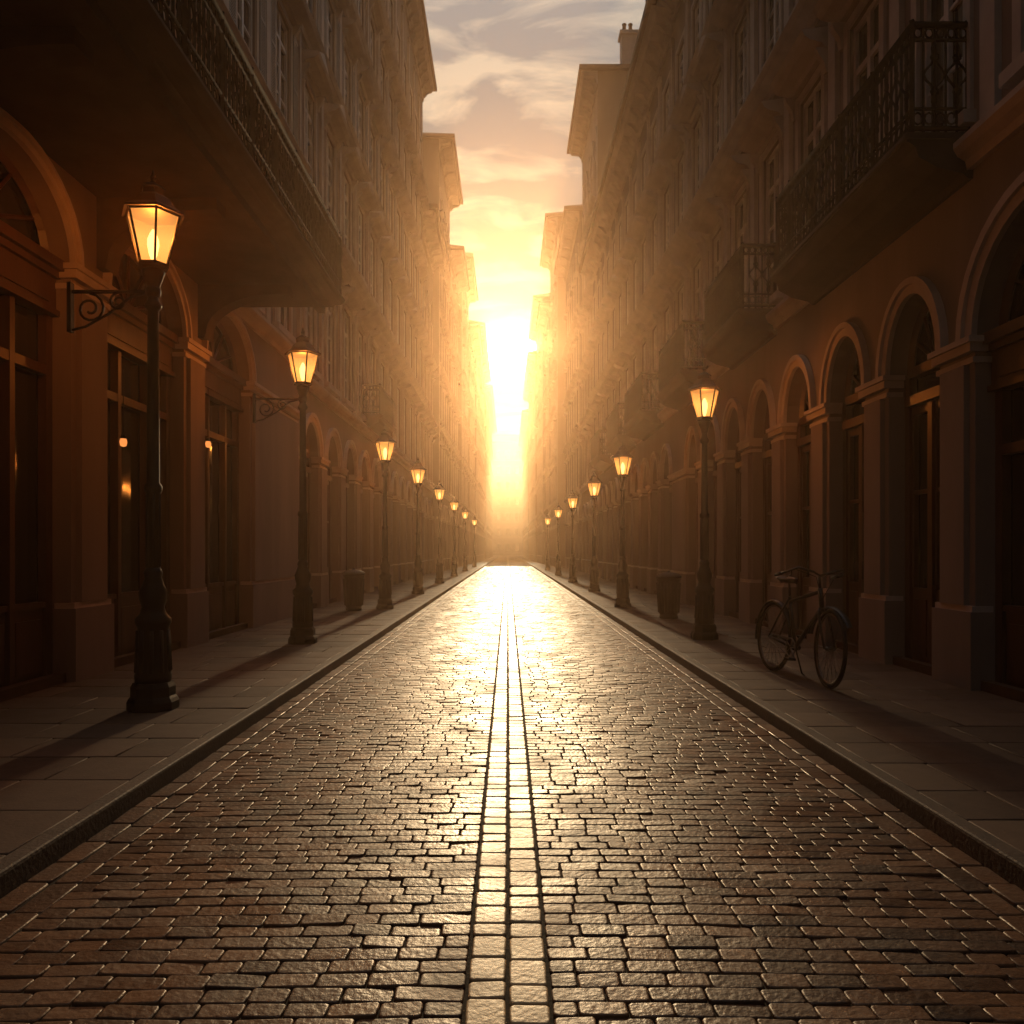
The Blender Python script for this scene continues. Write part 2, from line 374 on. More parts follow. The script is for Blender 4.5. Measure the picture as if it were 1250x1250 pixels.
def railing_mb(mb,pts,z0,z1):
    for i in range(len(pts)-1):
        p=Vector((*pts[i],0));q=Vector((*pts[i+1],0));Lg=(q-p).length;u=(q-p)/Lg
        for z,r in ((z1,0.036),(z1-0.15,0.018),(z0+0.06,0.026),(z0+0.26,0.017)):
            mb.tube([p+Vector((0,0,z)),q+Vector((0,0,z))],r,6)
        n=max(2,round(Lg/0.11));st=Lg/n
        for k in range(n+1):
            c=p+u*(k*st)
            r=0.015 if k%8 else 0.028
            mb.tube([c+Vector((0,0,z0+0.0)),c+Vector((0,0,z1+(0 if k%8 else .05)))],r,4,smooth=False)
        for k in range(n):
            c=p+u*((k+.5)*st)
            for zc,rr in ((z1-0.08,0.05),(z0+0.16,0.06)):
                mb.tube([c+u*(rr*.8*math.cos(a))+Vector((0,0,zc+rr*math.sin(a))) for a in [2*pi*j/8 for j in range(8)]],0.012,3,closed=True)
        zm=(z0+.26+z1-.15)/2;hh=(z1-.15-z0-.26)/2
        k=0
        while k+2<=n:
            c=p+u*((k+1)*st)
            for sg in (-1,1):
                path=[]
                for j in range(13):
                    t=j/12.0; zz=zm+hh*0.95*(1-2*t)
                    path.append(c+u*(sg*st*0.95*math.sin(pi*t)*(0.55+0.45*math.cos(4*pi*t)))+Vector((0,0,zz)))
                mb.tube(path,0.014,3)
            for zz in (zm+hh*.5,zm-hh*.5):
                mb.tube([c+u*(0.038*math.cos(a))+Vector((0,0,zz+0.038*math.sin(a))) for a in [2*pi*j/7 for j in range(7)]],0.014,3,closed=True)
            k+=2
def balcony(root,side,a,t0,t1,proj,zb,zr,trim,bigbr=None,label=None):
    rl=root.location
    og=(side*a,(t0+t1)/2,zb)
    mb=MB();f=Facade(side,a,mb)
    if bigbr:
        th=.12
        f.prism([(-.01,zb),(proj-0.18,zb),(proj-0.14,zb+.03),(proj-.04,zb+.04),(proj,zb+.07),(proj+.02,zb+.09),(proj+.02,zb+th),(-.01,zb+th)],t0,t1,0)
        f.box(t0,t1,zb-.10,zb-.002,proj-.42,proj-.30,0)
        for c in bigbr:
            pr=[(-.01,zb-.80),(0.10,zb-.80)]
            for k in range(9):
                an=pi/2*k/8
                pr.append((0.12+(proj-0.9)*(1-math.cos(an)),zb-.72+.58*math.sin(an)))
            pr+=[(proj-.60,zb-.14),(proj-.60,zb-.003),(-.01,zb-.003)]
            f.prism(pr,c-.14,c+.14,0)
    else:
        zc=zb+.02;th=.17
        f.prism([(-.01,zc-.32),(.05,zc-.32),(.10,zc-.27),(proj*.55,zc-.21),(proj*.86,zc-.10),(proj-.06,zc),(proj-.02,zc+.03),(proj+.03,zc+.06),(proj+.03,zb+th),(-.01,zb+th)],t0,t1,0)
        f.box(t0-.02,t1+.02,zb+.10,zb+.14,-.01,proj+.06,0)
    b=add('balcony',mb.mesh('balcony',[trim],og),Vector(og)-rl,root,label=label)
    mb=MB();xo=side*(a-proj+.05)
    railing_mb(mb,[(side*(a-.02),t0+.05),(xo,t0+.05),(xo,t1-.05),(side*(a-.02),t1-.05)],zb+th,zr)
    add('railing',mb.mesh('railing',['railiron'],og,fix=False),(0,0,0),b)
def door_mesh(side,w,hs,shop):
    key=('d',side,round(w,3),hs,shop)
    if key in wcache:return wcache[key]
    mb=MB();f=Facade(side,0,mb);r=w/2;n=16;k_=RS(w)
    P=f.P
    mb.poly([P(-r,0,-.06),P(r,0,-.06),P(r,hs,-.06)]+[P(r*math.cos(pi*k/n),hs+r*k_*math.sin(pi*k/n),-.06) for k in range(1,n)]+[P(-r,hs,-.06)],1)
    f.box(-r,-r+.11,0,hs,-.05,.04,0);f.box(r-.11,r,0,hs,-.05,.04,0)
    if w>1.6:
        f.box(-r,r,hs-.50,hs-.16,-.05,.08,0);f.box(-r+.15,r-.15,hs-.44,hs-.22,.08,.10,0)
        f.box(-r,r,hs-.16,hs-.09,-.05,.13,0);f.box(-r,r,hs-.09,hs+.02,-.05,.19,0);f.box(-r,r,hs-.56,hs-.50,-.05,.12,0)
        zt=hs-1.15
        for q in (-r*.36,r*.36): f.box(q-.04,q+.04,0.02,hs-.56,-.05,.05,0)
        f.box(-r+.11,r-.11,zt-.05,zt+.05,-.05,.045,0)
        for a,b in ((-r+.11,-r*.36-.04),(-r*.36+.04,r*.36-.04),(r*.36+.04,r-.11)):
            f.box(a,b,.02,.80,-.05,.0,0)
            f.box(a+.06,b-.06,.14,.68,0,.025,0)
            f.box(a,b,.80,.86,-.05,.03,0)
    else:
        zt=hs-.35
        f.box(-r+.11,r-.11,zt-.06,zt+.06,-.05,.10,0)
        f.box(-r+.11,r-.11,hs-.06,hs+.06,-.05,.06,0)
        f.box(-.05,.05,0.02,zt-.06,-.05,.045,0)
        for a,b in ((-r+.11,-.05),(.05,r-.11)):
            f.box(a,b,0.02,.95,-.05,.0,0)
            if b-a>.25: f.box(a+.07,b-.07,.15,.82,0,.025,0)
            f.box(a,a+.05,.95,zt-.06,-.05,.01,0);f.box(b-.05,b,.95,zt-.06,-.05,.01,0)
            f.box(a+.05,b-.05,zt-.16,zt-.06,-.05,.008,0)
            f.box(a+.05,b-.05,.95+(zt-.95)*.5,.95+(zt-.95)*.5+.05,-.05,.008,0)
        for sg in (-1,1): mb.tube([P(sg*.09,1.0,.05),P(sg*.09,1.25,.05)],.014,6,3)
    for k in range(1,6):
        an=pi*k/6
        mb.tube([P(0.1*math.cos(an),hs+.06+.1*math.sin(an),-.03),P((r-.03)*math.cos(an),hs+(r-.03)*k_*math.sin(an),-.03)],.022,4,0,smooth=False)
    mb.tube([P((r-.04)*math.cos(pi*k/n),hs+(r-.04)*k_*math.sin(pi*k/n),-.02) for k in range(n+1)],.055,4,0,smooth=False)
    f.box(-r,r,-.02,.10,.101,.21,2)
    me=mb.mesh('door',['wood','glass','slab','iron']);
    wcache[key]=me;return me
def building(side,a,y0,y1,H,floors,arc,period,wallm,trim,label,winparts=True,overhang=0.65,win_w=0.85,gz=5.3,depth=9,chim=None,pil=1):
    if y0>43: a+=.25;overhang=.9
    root=add('building',None,(side*a,y0,0),label=label,cat='building',group='buildings lining the street')
    root.empty_display_size=0.5
    rl=root.location;og=tuple(rl)
    mb=MB();f=Facade(side,a,mb)
    opens,zs,impd=arc
    t=y0
    for (o0,o1) in opens:
        f.quad(t,o0,-.02,gz,0,0)
        f.arch_open(o0,o1,zs,gz,REC,0,1,band=0.17 if o1-o0<1.5 else .2)
        t=o1
    f.quad(t,y1,-.02,gz,0,0)
    edges=[y0]+[v for o in opens for v in o]+[y1]
    for k in range(0,len(edges),2):
        p0,p1=edges[k],edges[k+1]
        if p1-p0<.05: continue
        e0=p0-.04 if k else p0; e1=p1+.04 if k+2<len(edges) else p1
        f.box(e0,e1,-.02,.78,-.17,.07,0);f.box(e0+.02,e1-.02,.78,.84,-.17,.045,1)
        f.box(e0+.02,e1-.02,zs-.26,zs-.2,-.17,.035,1);f.box(e0,e1,zs-.15,zs-.06,-.17,.075,1);f.box(e0-.03*(k>0),e1+.03,zs-.06,zs,-.17,.105,1)
        if p1-p0>.6:
            f.box(p0+.10,p1-.10,.842,zs-.262,-.01,.06,0)
    f.prism([(-.01,gz),(.06,gz),(.08,gz+.08),(.16,gz+.13),(.20,gz+.2),(.20,gz+.26),(-.01,gz+.3)],y0,y1,1)
    z=gz
    wins=[]
    nb=max(1,round((y1-y0)/period));per=(y1-y0)/nb
    for fi,(zf,wb,wt,style) in enumerate(floors):
        for k in range(nb):
            t0=y0+per*k;t1=t0+per;c=(t0+t1)/2
            f.rect_open(t0,t1,z,zf,c-win_w/2,c+win_w/2,wb,wt,.32,0)
            if pil and k%pil==0:
                zb_=z+(.3 if fi==0 else .12)
                f.box(t0+.0 if k==0 else t0-.12,t0+.12,zb_,zf-.12,-.01,.07,1)
                f.box(t0+.0 if k==0 else t0-.15,t0+.15,zf-.30,zf-.13,-.012,.11,1)
            if not winparts:
                f.quad(c-win_w/2,c+win_w/2,wb,wt,-.15,2)
                f.box(c-win_w/2-.12,c+win_w/2+.12,wt+.1,wt+.25,-.01,.22,1)
                f.box(c-win_w/2-.12,c+win_w/2+.12,wb-.15,wb-.02,-.01,.15,1)
            else:
                wins.append((c,wb,wt-wb,style))
        if fi<len(floors)-1:
            f.prism([(-.01,zf-.18),(.06,zf-.18),(.10,zf-.09),(.26,zf-.02),(.32,zf+.08),(-.01,zf+.13)],y0,y1,1)
        z=zf
    f.quad(y0,y1,z,H,0,0)
    X0=side*a;X1=side*(a+depth)
    for yy in (y0+.001,y1-.001):
        mb.poly([(X0,yy,-.02),(X1,yy,-.02),(X1,yy,H),(X0,yy,H)],0)
    mb.poly([(X1,y0,-.02),(X1,y1,-.02),(X1,y1,H),(X1,y0,H)],0)
    xb_=side*(a+REC+.02)
    mb.poly([(xb_,y0,0),(xb_,y1,0),(xb_,y1,gz),(xb_,y0,gz)],2)
    add('wall',mb.mesh('wall',[wallm,trim,'glass'],og),(0,0,0),root)
    mb=MB();f=Facade(side,a,mb);oh=overhang
    f.prism([(-.01,H-.7),(.06,H-.7),(.08,H-.5),(.14,H-.45),(.2,H-.3),(oh-.15,H-.22),(oh-.1,H-.1),(oh,H-.03),(oh,H),(-.01,H)],y0-.01,y1+.01,0)
    st=.9 if y0<50 else 1.8
    k=y0+.3
    while k<y1-.2:
        f.prism([(.07,H-.62),(.16,H-.62),(.3,H-.42),(oh-.2,H-.32),(oh-.18,H-.215),(.2,H-.295),(.07,H-.44)],k,k+.16,0);k+=st
    add('cornice',mb.mesh('cornice',[trim],og),(0,0,0),root)
    mb=MB();e=oh+.12;rx=3.6;rz=1.7;th=.22
    def X(d): return side*(a-d)
    ya,yb=y0-.25,y1+.25;ins=min(2.5,(y1-y0)*.35)
    A=(X(e),ya,H+.01);B=(X(e),yb,H+.01);C=(X(-depth-.3),yb,H+.01);D=(X(-depth-.3),ya,H+.01)
    up=lambda p:(p[0],p[1],p[2]+th)
    r0=(X(-rx),ya+ins,H+rz);r1=(X(-rx),yb-ins,H+rz)
    mb.poly([A,B,C,D])
    for p,q in ((A,B),(B,C),(C,D),(D,A)): mb.poly([p,q,up(q),up(p)])
    mb.poly([up(A),up(B),r1,r0]);mb.poly([up(C),up(D),r0,r1]);mb.poly([up(B),up(C),r1]);mb.poly([up(D),up(A),r0])
    rf=add('roof',mb.mesh('roof',['roof'],og),(0,0,0),root)
    for (cyy,cd,ch) in (chim or []):
        mb=MB();xc=X(-cd);mb.box(xc-.45,xc+.45,cyy-.35,cyy+.35,H+.1,H+ch,0);mb.box(xc-.55,xc+.55,cyy-.45,cyy+.45,H+ch,H+ch+.18,0)
        for q in (-.25,.1): mb.lathe([(.12,0),(.1,.5),(.13,.52),(.13,.58)],8,(xc+q,cyy,H+ch+.18),1)
        add('chimney',mb.mesh('chimney',[trim,'roof'],og),(0,0,0),rf)
    for (c,wb,h,style) in wins:
        sh='shut' if style.endswith('+') else 'plain'; stl=style.rstrip('+')
        w=add('window',window_mesh(side,win_w,round(h,2),sh,trim),Vector((side*a,c,wb))-rl,root)
        if stl!='none':
            add('window_hood',hood_mesh(side,win_w+.2,stl,trim),(0,0,h+.2),w)
    for (o0,o1) in opens:
        if winparts and o1>4:
            add('door',door_mesh(side,(o1-o0)-.004,zs,False),Vector((side*(a+REC-.06),(o0+o1)/2,0.001))-rl,root)
    return root
def arcs(start,width,period,y1,n=99):
    out=[];t=start
    while t+width<y1-.3 and len(out)<n: out.append((t,t+width));t+=period
    return out
FL=[(9.7,5.95,8.55,'ped'),(13.6,10.2,12.5,'flat+'),(17.4,14.1,16.3,'ped'),(21,17.9,20.1,'flat'),(25.6,21.5,23.6,'none')]
b=building(-1,4.66,-3.15,17.6,27.2,FL,(arcs(-2.55,2.2,2.95,17.4),4.45,0),2.3,'wallL','trimL','tall warm plaster building with deep balcony over arcade',win_w=1.05,gz=5.42)
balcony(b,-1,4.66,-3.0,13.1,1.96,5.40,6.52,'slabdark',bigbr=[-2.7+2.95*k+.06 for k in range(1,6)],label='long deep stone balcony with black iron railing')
pm=MB();pm.lathe([(.01,-.06),(.035,-.05),(.045,0),(.035,.04),(.015,.06)],12,(0,0,0),1);pm.tube([(0,0,.06),(0,0,.9)],.006,4,0);pm.lathe([(.04,.04),(.02,.09)],10,(0,0,0),0)
pm=pm.mesh('glint_globe',['iron','glint'])
for (x,y,z) in ((-4.78,7.1,2.65),(-4.78,9.32,3.35),(-4.78,9.9,2.75),(-4.78,12.7,3.1)):  # globes added outside the opaque glass, standing in for lights glinting inside
    add('glint_globe',pm,Vector((x,y,z))-b.location,b)
FL2=[(9.4,5.7,8.3,'flat'),(13.2,10,12.2,'ped'),(16.9,13.7,15.8,'flat+'),(20.6,17.4,19.5,'flat'),(25.3,21.1,23.4,'none')]
b=building(-1,4.66,17.6,43.5,26.6,FL2,(arcs(18.1,1.5,2.3,43.3),3.7,0),2.16,'wallL','trimL','tall brown plaster building with arched ground floor',win_w=1.0,gz=5.1)
for t0 in (25.5,):balcony(b,-1,4.66,t0,t0+3.0,.6,5.6,6.7,'slabdark')
FM=[(9.4,5.7,8.3,'flat'),(13.2,10,12.2,'flat'),(17,13.7,15.7,'none')]
building(-1,4.6,43.5,51.5,20,FM,(arcs(44,1.5,2.3,51.4),3.6,0),2.0,'wallC','trimL','ochre plaster building with tiled roof',win_w=.9,gz=5.1)
FF=[(9.4,5.7,8.3,'flat'),(13.2,10,12.2,'flat'),(17,13.7,15.7,'flat'),(21,17.6,19.6,'flat'),(25,21.4,23.4,'none')]
FG=FF[:4]+[(22.6,21.3,22.3,'none')]
building(-1,4.2,51.5,61,28,FF,(arcs(52,1.5,2.3,60.7),3.6,0),2.1,'wallL','trimL','tall plaster building with overhanging roof',win_w=.9,gz=5.1,winparts=False)
building(-1,4.1,61,70,24.4,FG,(arcs(61.6,1.5,2.3,69.7),3.6,0),2.2,'wallC','trimL','ochre building with lower tiled roof',winparts=False,gz=5.1)
building(-1,3.8,70,82,27.2,FF,(arcs(70.6,1.5,2.3,81.7),3.6,0),2.2,'wallL','trimL','tall brown building with overhanging roof',winparts=False,gz=5.1)
building(-1,3.65,82,94,24.6,FG,(arcs(82.6,1.5,2.3,93.7),3.6,0),2.2,'wallC','trimL','ochre building with lower tiled roof',winparts=False,gz=5.1)
building(-1,3.45,94,125,28.0,FF,(arcs(94.6,1.5,2.3,124.7),3.6,0),2.3,'wallL','trimL','tall plaster building with overhanging roof',winparts=False,gz=5.1)
building(-1,3.15,125,172,27,FF,(arcs(125.6,1.5,2.3,171.7),3.6,0),2.4,'wallC','trimL','tall ochre building with overhanging roof',winparts=False,gz=5.1)
ro=[(-.6,1.5),(2.65,4.75),(5.9,8.01)]+arcs(8.66,1.17,1.82,22.6)
FR=[(9.6,5.85,8.55,'flat'),(13.0,10.1,12.1,'ped'),(16.0,13.5,15.1,'none')]
b=building(1,4.7,-3.4,22.5,17.0,FR,(ro,3.55,0),1.85,'wallR','trimR','grey plaster building with arches and iron balconies',win_w=.92,gz=5.25)
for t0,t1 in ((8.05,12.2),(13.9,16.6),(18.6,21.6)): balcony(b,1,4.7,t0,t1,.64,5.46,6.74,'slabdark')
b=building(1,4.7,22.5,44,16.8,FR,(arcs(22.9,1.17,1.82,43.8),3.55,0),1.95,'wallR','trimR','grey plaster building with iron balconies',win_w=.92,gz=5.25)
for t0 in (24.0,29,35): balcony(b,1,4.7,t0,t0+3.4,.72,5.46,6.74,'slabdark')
building(1,4.7,44,53,27.9,FF,(arcs(44.5,1.3,2.0,52.8),3.55,0),1.9,'wallC','trimR','tall ochre building with tiled roof and chimney',win_w=.85,gz=5.2,chim=[(45.2,1.9,2.6)])
building(1,4.5,53,65,24,FM+[(22,18,20,'none')],(arcs(53.5,1.3,2.0,64.8),3.55,0),2.0,'wallR','trimR','grey plaster building with tiled roof',gz=5.2,winparts=False)
building(1,3.8,65,76,28.6,FF,(arcs(65.5,1.3,2.0,75.8),3.55,0),2.0,'wallC','trimR','tall ochre building with overhanging roof',gz=5.2,winparts=False)
building(1,3.7,76,84,24.8,FG,(arcs(76.5,1.3,2.0,83.8),3.55,0),2.0,'wallR','trimR','grey building with lower tiled roof',gz=5.2,winparts=False)
building(1,3.4,84,100,28,FF,(arcs(84.5,1.3,2.0,99.8),3.55,0),2.1,'wallR','trimR','tall grey building with overhanging roof',gz=5.2,winparts=False)
building(1,3.2,100,130,26,FF,(arcs(100.5,1.3,2.0,129.8),3.55,0),2.3,'wallC','trimR','tall ochre building with overhanging roof',gz=5.2,winparts=False)
building(1,3.05,130,172,24,FG,(arcs(130.5,1.3,2.0,171.8),3.55,0),2.4,'wallR','trimR','grey plaster building with tiled roof',gz=5.2,winparts=False)
def gap_filler():  # added across the street end to darken the bright gap below the sun
    y0=232;H=33
    root=add('building',None,(0,y0,0),label='distant building added to dim the gap under the sun',cat='building',group='buildings lining the street')
    mb=MB()
    mb.box(-16,16,y0,y0+10,-.1,H,0)
    for zf in range(7):
        for k in range(11):
            x=-13.5+k*2.7;zb=1.2+zf*4.5
            mb.box(x-.55,x+.55,y0-.03,y0-.003,zb,zb+2.1,2);mb.box(x-.75,x+.75,y0-.25,y0-.003,zb+2.2,zb+2.4,1);mb.box(x-.75,x+.75,y0-.2,y0-.003,zb-.2,zb-.02,1)
        mb.box(-16.1,16.1,y0-.18,y0-.004,zf*4.5+.55,zf*4.5+.8,1)
    add('wall',mb.mesh('wall',['wallC','trimL','glass'],(0,y0,0)),parent=root)
    mb=MB();e=[(-16.6,y0-.7,H+.01),(16.6,y0-.7,H+.01),(16.6,y0+10.6,H+.01),(-16.6,y0+10.6,H+.01)]
    r0=(-12,y0+5,H+3);r1=(12,y0+5,H+3)
    mb.poly(e);mb.poly([e[0],e[1],r1,r0]);mb.poly([e[2],e[3],r0,r1]);mb.poly([e[1],e[2],r1]);mb.poly([e[3],e[0],r0])
    add('roof',mb.mesh('roof',['roof'],(0,y0,0)),parent=root)
gap_filler()

# ------------------------------------------------------------------ street lamps
lc={}
def lamp_meshes(H):
    if H in lc:return lc[H]
    d={}
    mb=MB();mb.lathe([(.215,0),(.215,.07),(.20,.10),(.185,.12),(.185,.2),(.165,.24)],8,rot=pi/8,smooth=False)
    mb.lathe([(.15,.24),(.155,.30),(.14,.36),(.125,.62),(.13,.72),(.15,.76),(.15,.80),(.11,.84),(.095,.9),(.115,.97),(.12,1.03),(.09,1.1),(.07,1.16),(.08,1.2),(.06,1.25)],20)
    for k in range(10):
        a=2*pi*k/10
        mb.tube([(.142*math.cos(a),.142*math.sin(a),.33),(.128*math.cos(a),.128*math.sin(a),.7)],.018,5)
    d['lamp_base']=mb.mesh('lamp_base',['iron'])
    zt=H-.84
    mb=MB();mb.lathe([(.06,1.25),(.058,1.9),(.075,1.93),(.075,1.97),(.055,2.0),(.046,zt-.35),(.065,zt-.33),(.075,zt-.3),(.05,zt-.26),(.042,zt-.2),(.06,zt-.12),(.09,zt-.04),(.10,zt),(.06,zt+.03)],14)
    for k in range(6):
        a=2*pi*k/6
        mb.tube([(.06*math.cos(a),.06*math.sin(a),1.26),(.058*math.cos(a),.058*math.sin(a),1.9)],.010,4)
    d['post']=mb.mesh('post',['iron'])
    zb=zt+.03;zh=zb+.46;seg=6;r0,r1=.125,.235
    mb=MB();mb.lathe([(.06,-.02),(r0+.015,0),(r0+.015,.03),(r0-.01,.04)],seg,(0,0,zb),smooth=False)
    for k in range(seg):
        a=2*pi*k/seg;ca,sa=math.cos(a),math.sin(a)
        mb.tube([(r0*ca,r0*sa,zb+.02),(r1*ca,r1*sa,zh)],.011,4,smooth=False)
        a2=2*pi*(k+1)/seg
        mb.tube([(r1*ca,r1*sa,zh),(r1*math.cos(a2),r1*math.sin(a2),zh)],.014,4,smooth=False)
    d['lantern_frame']=mb.mesh('lantern_frame',['iron'])
    mb=MB();mb.lathe([(r1+.045,0),(r1+.04,.02),(r1-.04,.07),(.14,.15),(.10,.18),(.10,.23),(.115,.235),(.07,.27),(.03,.29),(.018,.31),(.032,.335),(.018,.36),(.004,.41)],seg,(0,0,zh),smooth=False)
    d['lantern_cap']=mb.mesh('lantern_cap',['iron'])
    mb=MB();mb.lathe([(r0-.012,.03),(r1-.012,.455)],seg,(0,0,zb),smooth=False,caps=False)
    d['lantern_glass']=mb.mesh('lantern_glass',['pane'])
    mb=MB();mb.lathe([(.012,.05),(.035,.12),(.05,.2),(.048,.25),(.03,.3),(.008,.34)],12,(0,0,zb));d['bulb']=mb.mesh('bulb',['flame'])
    z=H-1.02;mb=MB()
    mb.tube([(0,0,z),(-.72,0,z)],.017,6);mb.lathe([(.05,-.05),(.065,-.02),(.065,.02),(.05,.05)],12,(0,0,z))
    mb.box(-.75,-.715,-.03,.03,z-.36,z+.08)
    def scroll(cx_,cz,r,turn,sg,st):
        return [(cx_+sg*(r*(1-.75*t))*math.cos(st+turn*t),0,cz+(r*(1-.75*t))*math.sin(st+turn*t)) for t in [j/22 for j in range(23)]]
    mb.tube(scroll(-.56,z-.15,.135,-3.2*pi,1,pi/2),.012,5)
    mb.tube(scroll(-.31,z-.09,.08,3.0*pi,1,pi/2),.010,5)
    mb.tube([(-.715,0,z-.34),(-.6,0,z-.31),(-.4,0,z-.2),(-.2,0,z-.05),(-.08,0,z-.015)],.012,5)
    d['bracket']=mb.mesh('bracket',['iron'])
    lc[H]=d;return d
def lamp(x,y,H,bracket=False,watts=0,label='black iron street lamp with glowing lantern on pavement'):
    r=add('street_lamp',None,(x,y,PZ),label=label,cat='street lamp',group='street lamps along the pavements')
    d=lamp_meshes(H)
    add('lamp_base',d['lamp_base'],parent=r);add('post',d['post'],parent=r)
    l=add('lantern_frame',d['lantern_frame'],parent=r)
    for k in ('lantern_cap','lantern_glass','bulb'): add(k,d[k],parent=l)
    if bracket: add('bracket',d['bracket'],parent=r)
    if watts:
        ld=bpy.data.lights.new('lantern_light','POINT');ld.energy=watts;ld.color=(1,.36,.08);ld.shadow_soft_size=.06
        add('lantern_light',ld,(0,0,H-.50),l)
LL=[(3.14,7.05),(3.1,12.04),(2.96,19.2),(2.9,25.7),(2.92,34),(2.9,43),(2.9,54),(2.85,68)]
for i,(x,y) in enumerate(LL):
    lamp(-x,y,4.71 if i<2 else 4.35,i<2,(140,115,90,80)[i] if i<4 else 0,'black iron street lamp with scrolled side bracket, lit' if i<2 else 'black iron street lamp with glowing lantern on pavement')
LR=[(3.11,12.6),(2.84,19.7),(2.95,27.2),(2.85,35),(2.85,45),(2.85,57)]
for i,(x,y) in enumerate(LR):
    lamp(x,y,4.28 if i<1 else 4.05,False,(75,70,60)[i] if i<3 else 0)

# ------------------------------------------------------------------ bins
def bin_(x,y,label):
    r=add('litter_bin',None,(x,y,PZ),label=label,cat='litter bin',group='litter bins on the pavement')
    mb=MB();mb.lathe([(.17,.0),(.19,.02),(.19,.06),(.175,.08),(.2,.12),(.235,.74),(.245,.78),(.245,.82),(.225,.82),(.2,.3)],20)
    for k in range(20):
        a=2*pi*k/20;mb.tube([(.208*math.cos(a),.208*math.sin(a),.13),(.240*math.cos(a),.240*math.sin(a),.74)],.012,4)
    add('bin_body',mb.mesh('bin_body',['bin']),parent=r)
    mb=MB();mb.lathe([(.25,.83),(.262,.84),(.262,.87),(.22,.91),(.12,.945),(.04,.955),(.03,.975),(.01,.985)],20)
    for k in range(4):
        a=2*pi*k/4+.4;mb.tube([(.235*math.cos(a),.235*math.sin(a),.8),(.235*math.cos(a),.235*math.sin(a),.86)],.01,4)
    add('bin_lid',mb.mesh('bin_lid',['bin']),parent=r)
bin_(-3.6,18.6,'dark ribbed litter bin beside the arcade')
bin_(3.31,16.4,'dark ribbed litter bin behind a street lamp')

